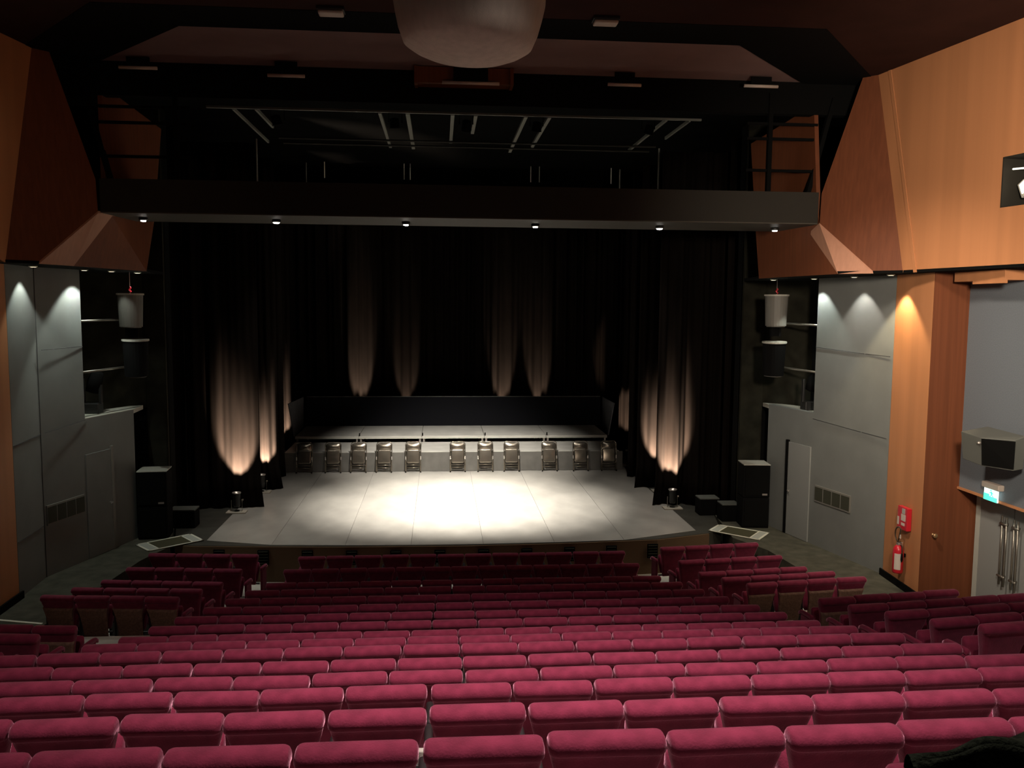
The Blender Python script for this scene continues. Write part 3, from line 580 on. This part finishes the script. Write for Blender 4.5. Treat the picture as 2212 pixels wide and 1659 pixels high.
# ------------------------------------------------------------------ floor hatches with white edging
def hatch(cn, side):
    c = sum((Vector(p) for p in cn), Vector())/4; q = empty('floor_hatch', (c.x,c.y,WF), f'oblong dark floor hatch edged in white at the {side} front corner of the stage', 'floor hatch', 'white edged floor hatches')
    P = [Vector(p) - Vector((c.x,c.y,0)) for p in cn]
    for p in P: p.z = 0.001
    b = MB(); b.prism(P, (0,0,.012)); b.build('panel', 'hatch', q)
    b = MB()
    for i in range(4):
        a, d_ = P[i], P[(i+1)%4]; dv = (d_-a).normalized(); n = Vector((-dv.y,dv.x,0)); n = n if n.dot(-(a+d_)) > 0 else -n
        b.prism([a+Vector((0,0,.012)), d_+Vector((0,0,.012)), d_+n*.05+Vector((0,0,.012)), a+n*.05+Vector((0,0,.012))], (0,0,.006))
    b.build('white_edge', 'white', q)
    for (i, j) in ((0,1),(2,3)):
        a, d_ = P[i], P[j]; oth = [P[k] for k in range(4) if k not in (i,j)]
        if i == 0: nn = (P[3]-P[0]).normalized()
        else: nn = (P[1]-P[2]).normalized()
        b = MB(); b.prism([a+Vector((0,0,.012))+nn*.05, d_+Vector((0,0,.012))+nn*.05, d_+nn*.22+Vector((0,0,.012)), a+nn*.22+Vector((0,0,.012))], (0,0,.004)); b.build('end_pad', 'pad', q)
        b = MB(); b.prism([a+Vector((0,0,.012))+nn*.22, d_+Vector((0,0,.012))+nn*.22, d_+nn*.25+Vector((0,0,.012)), a+nn*.25+Vector((0,0,.012))], (0,0,.006)); b.build('white_stripe', 'white', q)
hatch([(-6.51,18.43,0),(-6.07,17.92,0),(-5.15,18.71,0),(-5.58,19.26,0)], 'left')
hatch([(6.64,19.41,0),(6.22,18.89,0),(7.11,18.02,0),(7.58,18.61,0)], 'right')

# ------------------------------------------------------------------ curtains
def curtain(x0, x1, y, z0, z1, amp, lab, group, seed, flare=0.0, inner=1, name='stage_curtain', wave_=0.34, slope=0.0):
    rnd = random.Random(seed); n = int((x1-x0)/0.035); nz = 14; ph = [rnd.uniform(0, 6.28) for _ in range(4)]; f0 = 2*PI/wave_
    vs_ = []; fs = []; th_ = 0.012
    for side_ in (0, 1):
        for j in range(nz+1):
            tz = j/nz; z = z0 + (z1-z0)*tz
            for i in range(n+1):
                tx = i/n; x = x0 + (x1-x0)*tx
                warp = .22*math.sin(1.9*x+ph[0]) + .10*math.sin(4.3*x+ph[1])
                a = amp*(1 - .25*tz)*(.65 + .35*math.sin(1.3*x+ph[2]))
                yy = y + a*math.sin(f0*(x+warp)) + .35*a*math.sin(f0*2.3*x+ph[3]) + .02*math.sin(2.2*x + 3*tz) + slope*(x-x0)
                e = max(0, (.10 - tz)/.10)
                xo = flare*e*e*(1 if inner > 0 else -1)*(tx if inner > 0 else 1-tx)
                vs_.append((x+xo, yy - .06*e*a/amp + side_*th_, z))
    W_ = n+1; S = W_*(nz+1)
    for j in range(nz):
        for i in range(n):
            a = j*W_+i; fs.append((a,a+1,a+W_+1,a+W_)); fs.append((S+a,S+a+W_,S+a+W_+1,S+a+1))
    for j in range(nz):
        a = j*W_; fs.append((a,a+W_,S+a+W_,S+a)); a = j*W_+n; fs.append((a,S+a,S+a+W_,a+W_))
    for i in range(n):
        fs.append((i,S+i,S+i+1,i+1)); a = nz*W_+i; fs.append((a,a+1,S+a+1,S+a))
    b = MB(); b.add(vs_, fs); o = b.build(name, 'drape', smooth=True, at=((x0+x1)/2, y, z0))
    return tag(o, lab, 'curtain', group)
GL = 'black side curtains of the stage'
CZ = 3.9
curtain(-8.4,-4.55,21.75,WF+.01,CZ,.12,'nearest black curtain at the left of the stage, lit from its foot',GL,1,.08,1,wave_=.42)
curtain(-8.6,-4.52,23.95,WF+.01,CZ,.12,'second black curtain at the left of the stage, behind the nearest one',GL,2,.12,1,wave_=.40)
curtain(-8.6,-4.66,25.65,WF+.01,CZ,.12,'third black curtain at the left of the stage, next to the platform corner',GL,3,.04,1,wave_=.44)
curtain(-8.8,-5.00,28.9,WF+.01,CZ,.12,'rearmost black side curtain at the left beside the platforms',GL,4,0,1,wave_=.36)
curtain(5.62,9.4,21.55,WF+.01,CZ,.12,'nearest black curtain at the right of the stage, lit from its foot',GL,5,.08,-1,wave_=.42)
curtain(5.62,9.4,23.65,WF+.01,CZ,.12,'second black curtain at the right of the stage, behind the nearest one',GL,6,.06,-1,wave_=.40)
curtain(5.72,9.6,25.15,WF+.01,CZ,.12,'third black curtain at the right of the stage, next to the platform corner',GL,7,.02,-1,wave_=.44)
curtain(6.20,9.8,28.9,WF+.01,CZ,.12,'rearmost black side curtain at the right beside the platforms',GL,8,0,-1,wave_=.36)
curtain(-9.6,10.8,32.1,WF+.01,CZ,.15,'wide black backdrop curtain at the rear of the stage with lit folds',None,9,0,1,name='backdrop_curtain',wave_=.52)
curtain(-11.5,-6.1,21.0,WF+.01,4.2,.05,'unlit black drape just inside the left edge of the stage mouth','unlit drapes at the stage mouth',10)
curtain(7.2,12.6,21.0,WF+.01,4.2,.05,'unlit black drape just inside the right edge of the stage mouth','unlit drapes at the stage mouth',11)

# uplights
def uplight(x, y, e, lab, tgt, board=True, ang=49):
    if board:
        b = MB(); b.box((x-.24,y-.16,WF),(x+.24,y+.14,WF+.035)); o = b.build('base_board', 'board', at=(x,y,WF), bevel=.004)
        tag(o, 'pale board under the lamp ' + lab.split(' ',3)[3], 'board', 'boards under the floor lamps')
    z = WF + (.036 if board else 0)
    q = empty('floor_uplight', (x,y,z), lab, 'floor lamp', 'cylindrical floor lamps lighting the curtains')
    b = MB(); b.lathe([(.06,.10),(.085,.14),(.092,.20),(.092,.42),(.10,.43),(.10,.45)], 20); b.build('can', 'blacksat', q, smooth=True)
    b = MB(); b.lathe([(.108,.45),(.112,.46),(.106,.475),(.09,.475),(.088,.455)], 20); b.build('rim', 'ash', q, smooth=True)
    b = MB(); b.lathe([(.086,.44),(.08,.452),(.01,.456)], 20); b.build('lens', 'lenswarm', q)
    b = MB(); b.tube([(-.13,0,.28),(-.13,0,.02),(.13,0,.02),(.13,0,.28)], .012, 6); b.lathe([(.02,-.02),(.025,.02)], 8, c=(.14,0,.28), mtx=Matrix.Rotation(PI/2,3,'Y')); b.build('yoke', 'steel', q)
    b = MB(); b.lathe([(.07,.0),(.07,.02)], 16); b.build('foot', 'black', q)
    lamp('SPOT', (x,y,z+.47), tgt, e, (1.0,.78,.60), .06, ang, .5)
UY = 1.5
uplight(-5.03,21.25,5356,'black can lamp with bright rim at the foot of the nearest left curtain',(-5.10,21.85,WF+UY))
uplight(-4.88,23.50,4838,'black can lamp half hidden behind the nearest left curtain',(-4.80,24.1,WF+UY))
uplight(-5.25,28.35,2246,'black can lamp hidden behind the third left curtain',(-5.2,29.0,WF+UY))
uplight(5.98,21.10,5356,'black can lamp with bright rim at the foot of the nearest right curtain',(6.05,21.70,WF+UY))
uplight(6.20,23.15,4838,'black can lamp half hidden behind the nearest right curtain',(6.25,23.8,WF+UY))
uplight(6.15,27.0,2246,'black can lamp between the platform and the third right curtain',(6.65,28.9,WF+UY),ang=36)
for x, e, lab in ((-2.95,3000,'leftmost'),(-1.25,1100,'second from the left'),(2.35,2300,'second from the right'),(3.75,1800,'rightmost')):
    uplight(x,31.55,e,f'floor lamp behind the black back panel of the platforms, {lab}',(x,32.2,WF+2.9),board=False,ang=25)

# ------------------------------------------------------------------ platforms
PX = [-4.78,-2.69,-.60,1.50,3.60,5.70]
for row, (y0, y1, z, nm) in enumerate(((26.40,28.32,-4.60,'front'), (28.34,30.75,-4.40,'rear'))):
    for i in range(5):
        x0, x1 = PX[i], PX[i+1]; cx = (x0+x1)/2
        q = empty('stage_platform', (cx,(y0+y1)/2,WF), f'pale grey decked platform, {ords[i]} from the left in the {nm} row behind the folding chairs', 'platform', 'decked platforms at the rear of the stage')
        hx, hy, hz = (x1-x0)/2-.006, (y1-y0)/2, z-WF
        b = MB(); b.box((-hx,-hy,hz-.03),(hx,hy,hz)); b.build('deck', 'platform', q, bevel=.004)
        b = MB(); b.box((-hx,-hy,hz-.09),(hx,-hy+.04,hz-.031)); b.box((-hx,hy-.04,hz-.09),(hx,hy,hz-.031)); b.build('edge_frame', 'speakertop', q)
        for sx in (-1,1):
            for sy in (-1,1): b = MB(); b.box((sx*(hx-.06)-.03,sy*(hy-.1)-.03,0),(sx*(hx-.06)+.03,sy*(hy-.1)+.03,hz-.09)); b.build('leg', 'ash', q)
        if row == 1 and i:
            b = MB(); b.box((-hx,-hy,hz),(-hx+.04,-hy+.04,hz+.10)); b.build('clamp', 'black', q)
# skirt cloth with pleats and swags around the front platforms
b = MB(); n = 260; nz = 8; vs_ = []; fs = []
for s_ in (0,1):
    for j in range(nz+1):
        for i in range(n+1):
            t_ = i/n; x = -4.86 + 10.66*t_; z = WF+.01 + (.585)*j/nz
            sag = math.sin(5.2*x + 2.6*(j/nz)*math.sin(1.7*x)) * .018 + .012*math.sin(13*x+1.5*j/nz)
            corner = max(0, 1-(x+4.86)/.9); k2 = max(0, 1-abs(x-3.2)/.5)
            sag += .035*corner*math.sin(9*(x+4.86) - 5*j/nz) + .035*k2*math.sin(16*(x-3.2)*(1.2-j/nz))
            vs_.append((x, 26.34 - abs(sag)*(1-j/nz*.9) - .01*s_ - .03*(1-j/nz), z))
W_ = n+1; S = W_*(nz+1)
for j in range(nz):
    for i in range(n):
        a = j*W_+i; fs.append((a,a+1,a+W_+1,a+W_)); fs.append((S+a,S+a+W_,S+a+W_+1,S+a+1))
b.add(vs_, fs); o = b.build('platform_skirt', 'cloth', smooth=True, at=(.5,26.34,WF)); tag(o, 'grey cloth skirt hanging over the front edge of the platforms', 'cloth')
# back panel and side wings
q = empty('platform_backdrop', (.55,30.78,-4.40), 'long low black cloth screen along the rear edge of the platforms', 'screen')
b = MB(); b.box((-5.30,0,0),(5.35,.05,1.05)); b.build('cloth_panel', 'backcloth', q)
b = MB(); b.tube([(-5.30,.02,1.06),(5.35,.02,1.06)], .012, 6); b.build('top_rail', 'speakerside', q)
for sx, lab in ((-1,'left'),(1,'right')):
    xa, xb = (-4.80,-4.86) if sx < 0 else (5.74,5.98)
    b = MB(); b.prism([(xb+ (0.02*sx),30.76,-4.42),(xa,28.42,-4.42),(xa+.16*sx,28.30,-3.30),(xb,30.76,-3.35)], (.03*sx,0,0)); o = b.build('side_screen', 'sidecloth', at=((xa+xb)/2,29.6,-4.42))
    tag(o, f'black cloth wing screen painted lit grey at the {lab} end of the rear platforms', 'screen', 'wing screens of the platforms')

# ------------------------------------------------------------------ folding chairs, folded flat and leaning on the skirt
def make_fchair():
    q = empty('folding_chair', (0,0,0), 'x', 'folding chair', 'folded metal chairs leaning on the platforms')
    W2 = .235
    b = MB(); pts = [(-W2,0,0),(-W2,0,.45),(-W2,0,.86)] + [(-W2+.09-.09*math.cos(math.radians(a)),0,.86+.09*math.sin(math.radians(a))) for a in range(15,91,15)] + [(W2-.09+.09*math.sin(math.radians(a)),0,.86+.09*math.cos(math.radians(a))) for a in range(0,91,15)] + [(W2,0,.45),(W2,0,0)]
    b.tube(pts, .013, 8); ff_ = b.build('front_frame', 'chair', q, smooth=True)
    def panel(w_, z0, z1, yc, bulge, r):
        g_ = MB(); nx, nz_ = 14, 10; vs_ = []
        for s_ in (0,1):
            for j in range(nz_+1):
                for i in range(nx+1):
                    u = i/nx*2-1; v = j/nz_
                    zz = z0+(z1-z0)*v; e = 1.0
                    if r:
                        dz = max(0, r-(z1-zz))/r; e = math.sqrt(max(0, 1-dz*dz))*.4+.6 if dz > 0 else 1
                        dz = max(0, r-(zz-z0))/r; e2 = math.sqrt(max(0, 1-dz*dz))*.2+.8 if dz > 0 else 1
                        e = min(e, e2)
                    vs_.append((u*w_*e, yc - bulge*(1-u*u)*math.sin(PI*min(1,max(0,v))) + .006*s_, zz))
        Wn = nx+1; Sn = Wn*(nz_+1); fs_ = []
        for j in range(nz_):
            for i in range(nx):
                a = j*Wn+i; fs_.append((a,a+1,a+Wn+1,a+Wn)); fs_.append((Sn+a,Sn+a+Wn,Sn+a+Wn+1,Sn+a+1))
            a = j*Wn; fs_.append((a,a+Wn,Sn+a+Wn,Sn+a)); a = j*Wn+nx; fs_.append((a,Sn+a,Sn+a+Wn,a+Wn))
        for i in range(nx): fs_.append((i,Sn+i,Sn+i+1,i+1)); a = nz_*Wn+i; fs_.append((a,a+1,Sn+a+1,Sn+a))
        return g_.add(vs_, fs_)
    panel(W2-.012,.66,.925,.0,.05,.08).build('backrest', 'chair', q, smooth=True)
    panel(W2-.035,.285,.72,-.03,.012,.05).build('seat', 'chair', q, smooth=True)
    b = MB(); b.tube([(-W2+.02,.03,.02),(-W2+.02,.03,.60)], .012, 8); b.tube([(W2-.02,.03,.02),(W2-.02,.03,.60)], .012, 8); b.build('rear_legs', 'chair', q, smooth=True)
    for z, y in ((.235,-.005),(.155,.03)): b = MB(); b.tube([(-W2,y,z),(W2,y,z)], .011, 8); b.build('rung', 'chair', q, smooth=True)
    for sx in (-1,1): b = MB(); b.box((sx*W2-.012,-.02,.40),(sx*W2+.012,.03,.50)); b.build('hinge', 'ash', ff_, bevel=.004)
    for sx in (-1,1): b = MB(); b.lathe([(.018,0),(.018,.03)], 10, c=(sx*W2,0,0)); b.build('foot_cap', 'black', ff_)
    return q
fc = make_fchair()
for i, x in enumerate([-4.15,-3.27,-2.50,-1.72,-.82,.56,1.42,2.24,3.44,4.43,5.33]):
    o = fc if i == 0 else copy_tree(fc)
    if i: 
        pass
    o.location = (x, 26.10 - .002*i, WF+.004); o.rotation_euler = (math.radians(-14 + .6*math.sin(i*2.1)), 0, math.radians(1.5*math.sin(i*1.7)))
    o['label'] = f'folded bronze metal chair leaning on the platform skirt, {ords[i]} from the left'

# ------------------------------------------------------------------ theatre seats
def se_ring(hw, y0, y1, z, r, n=28, dip=0.0):
    # rounded rectangle ring in plan with corner radius r
    out = []; cx, cy = hw, (y1-y0)/2; r = min(r, cx*.98, cy*.98); ym = (y0+y1)/2
    segs = [(cx-r, cy-r, 0), (-(cx-r), cy-r, 90), (-(cx-r), -(cy-r), 180), (cx-r, -(cy-r), 270)]
    for (ax, ay, a0) in segs:
        for k in range(n//4):
            a = math.radians(a0 + 90*k/(n//4-1)); out.append(Vector((ax+r*math.cos(a), ym+ay+r*math.sin(a), z)))
    # extra points along long sides are made by straight edges; dip lowers the middle
    return out
UW = 0.555
def back_mesh(panelled):
    b = MB(); H = SH
    prof = [  # z, half width, y back, y front, corner radius
        (.30,.180,.068,.13,.03),(.45,.186,.036,.125,.035),(.60,.200,.002,.112,.04),(.68,.215,-.016,.10,.04),
        (.75,.233,-.034,.09,.04),(.80,.247,-.047,.084,.045),(.835,.256,-.056,.080,.045),(.862,.262,-.061,.077,.045),(.868,.264,-.069,.076,.045),(.878,.268,-.079,.074,.045),
        (.898,.270,-.083,.070,.045),(.918,.269,-.078,.064,.045),(.934,.265,-.064,.054,.04),(.944,.258,-.042,.038,.03),(.948,.246,-.016,.016,.012)]
    b.loft([se_ring(hw, y0, y1, z, r) for (z, hw, y0, y1, r) in prof])
    return b
def make_seat(panelled, aisle=0):
    q = empty('theatre_seat', (0,0,0), 'x', 'theatre seat')
    o = back_mesh(panelled).build('backrest', 'velvet', q, smooth=True)
    if panelled:
        b = MB(); b.loft([se_ring(hw, y0, y1, z, .02) for (z, hw, y0, y1) in [(.22,.19,.075,.10),(.30,.195,.055,.09),(.45,.202,.024,.07),(.60,.212,-.010,.05),(.70,.228,-.034,.03),(.755,.241,-.048,.02)]]); b.build('back_shell', 'shell', q, smooth=True)
    # tipped-up cushion
    rings = []
    Rm = Matrix.Rotation(math.radians(70), 3, 'X')
    for (y, hw, t0, t1) in [(0,.165,.02,.08),(.03,.176,.0,.10),(.20,.186,-.01,.11),(.30,.188,-.005,.105),(.36,.184,.01,.09),(.385,.165,.03,.07)]:
        ring = [Rm @ Vector((p.x, y, p.y)) + Vector((0,.26,.31)) for p in se_ring(hw, t0, t1, 0, .04)]
        rings.append(ring)
    b = MB(); b.loft(rings); b.build('seat_cushion', 'velvet', q, smooth=True)
    # armrest with upright panel, on the left of the seat
    def arm(x, pm='seatmetal'):
        b = MB(); b.loft([[Vector((x + p.x, y, z + p.y)) for p in se_ring(.026, -.03, .03, 0, .02)] for (y, z) in ((.13,.60),(.16,.615),(.34,.61),(.44,.60),(.48,.57))]); b.build('armrest', 'velvet' if pm == 'velvet' else 'armpad', q, smooth=True)
        b = MB(); b.box((x-.022,.14,.12),(x+.022,.42,.58)); sp_ = b.build('side_panel', pm, q, bevel=.01)
        b = MB(); b.box((x-.024,.16,0),(x+.024,.36,.13)); b.build('foot', 'seatmetal', sp_, bevel=.005)
    arm(-UW/2, 'velvet' if aisle == 2 else 'seatmetal')
    if aisle == 1: arm(UW/2, 'velvet')
    b = MB(); b.tube([(-.235,.16,.30),(.235,.16,.30)], .018, 8); b.build('seat_bar', 'seatmetal', q)
    return q
protos = {(p, a): make_seat(p, a) for p in (False, True) for a in (0, 1, 2)}
used = set()
def place_seat(kind, x, y, z, rz, sc, label, group, mirror=False):
    src = protos[kind]
    if kind in used: o = copy_tree(src)
    else: used.add(kind); o = src
    rnd = random.uniform
    o.location = (x, y + rnd(-.012,.012), z); o.rotation_euler = (math.radians(rnd(-.5,.5)), math.radians(rnd(-.35,.35)), rz + math.radians(rnd(-1.3,1.3))); o.scale = ((-sc if mirror else sc), 1, 1)
    o['label'] = label; o['group'] = group
    # each backrest hangs at a slightly different tilt
    for c in o.children:
        if c.name.startswith('backrest') or c.name.startswith('back_shell'): c.rotation_euler = (0, 0, 0)
    return o
ORD = ['first','second','third','fourth','fifth','sixth','seventh','eighth','ninth','tenth','eleventh','twelfth','thirteenth','fourteenth','fifteenth','sixteenth','seventeenth','eighteenth','nineteenth']
BASEY = -.01      # the top rear edge of the back sits this far behind the seat origin
todo = []
for r in range(16):
    x0, wd, k0, k1 = XW[r]
    for n_, k in enumerate(range(k0, k1+1)):
        last = (k == k1)
        todo.append(((False, 1 if last else 2 if (k == k0 and k0 == 0) else 0), x0 + (k+.5)*wd, rowY(r)+BASEY, ZT[r]-SH, 0, wd/UW,
            f'maroon velvet theatre seat, {ORD[n_]} from the left, {ORD[15-r]} centre row from the stage', f'seats of the {ORD[15-r]} centre row from the stage', False))
counts_L = {15:4,14:4,13:4,12:4,11:4,8:4,7:3,6:2}; counts_R = {15:4,14:4,13:4,12:4,11:4,8:4,7:5,6:4,5:3,4:2}
for r in (15,14,13,12,11,8,7,6,5,4):
    for sgn, side, cnt, inner in ((-1,'left',counts_L,side_row(r)[0]), (1,'right',counts_R,side_row(r)[1])):
        if r not in cnt or inner is None: continue
        blk = 'front' if r >= 11 else 'rear'; ordr = (15-r) if r >= 11 else (8-r)
        a = math.radians(6.3)
        for k in range(cnt[r]):
            d_ = (k+.5)*.558
            x = inner[0] + sgn*math.cos(a)*d_ ; y = inner[1] + math.sin(a)*d_
            todo.append(((r == 11 or (r == 8), 1 if k == 0 else 0), x, y+BASEY, ZT[r]-SH, sgn*a, 1.0,
               f'maroon velvet theatre seat, {ORD[k]} from the aisle, {ORD[ordr]} row of the {side} {blk} block', f'seats of the {side} {blk} block', sgn > 0))
for k in range(2):
    todo.append(((False, 1 if k else 0), 1.60 + (k+.5)*.56, 2.79+BASEY, -1.64-SH, 0, .56/UW,
       f'maroon velvet theatre seat in the nearest row under the black coat, {["left","right"][k]} one of two', 'seats of the nearest row', False))
# mirrored seats carry their aisle arm on the correct side: unmirrored rows on the left block use arms toward the aisle
for t_ in todo: place_seat(*t_)
for k_, src in protos.items():
    if k_ not in used:
        for ob in [c2 for c1 in src.children for c2 in c1.children] + list(src.children) + [src]: bpy.data.objects.remove(ob)

# black coat lying over the nearest seats at the right
rnd = random.Random(3); n = 30; m_ = 16; vs_ = []; fs = []
for s_ in (0,1):
    for j in range(m_+1):
        v = j/m_
        for i in range(n+1):
            u = i/n; x = 1.66 + .95*u
            # path over the seat back from rear hem to front
            ang = PI*v; yb = 2.79 - .07 - .06*math.cos(ang); hz = -1.60 + .07*math.sin(ang) if .2 < v < .8 else -1.60 - .45*(.2-v if v <= .2 else v-.8)*2
            bump_ = .025*math.sin(7*u+3*v) + .018*math.sin(17*u+5*v) + .05*u
            edge = -.10*max(0, 1-u*4)
            vs_.append((x, yb + .03*math.sin(9*u+4*v) + (.012 if s_ else 0), hz + bump_*math.sin(ang) + edge + (.012 if s_ else 0)))
W_ = n+1; S = W_*(m_+1)
for j in range(m_):
    for i in range(n):
        a = j*W_+i; fs.append((a,a+1,a+W_+1,a+W_)); fs.append((S+a,S+a+W_,S+a+W_+1,S+a+1))
b = MB(); b.add(vs_, fs); o = b.build('coat', 'coat', smooth=True, at=(2.1,2.75,-1.7)); tag(o, 'black woollen coat draped over the nearest seats at the lower right', 'coat')
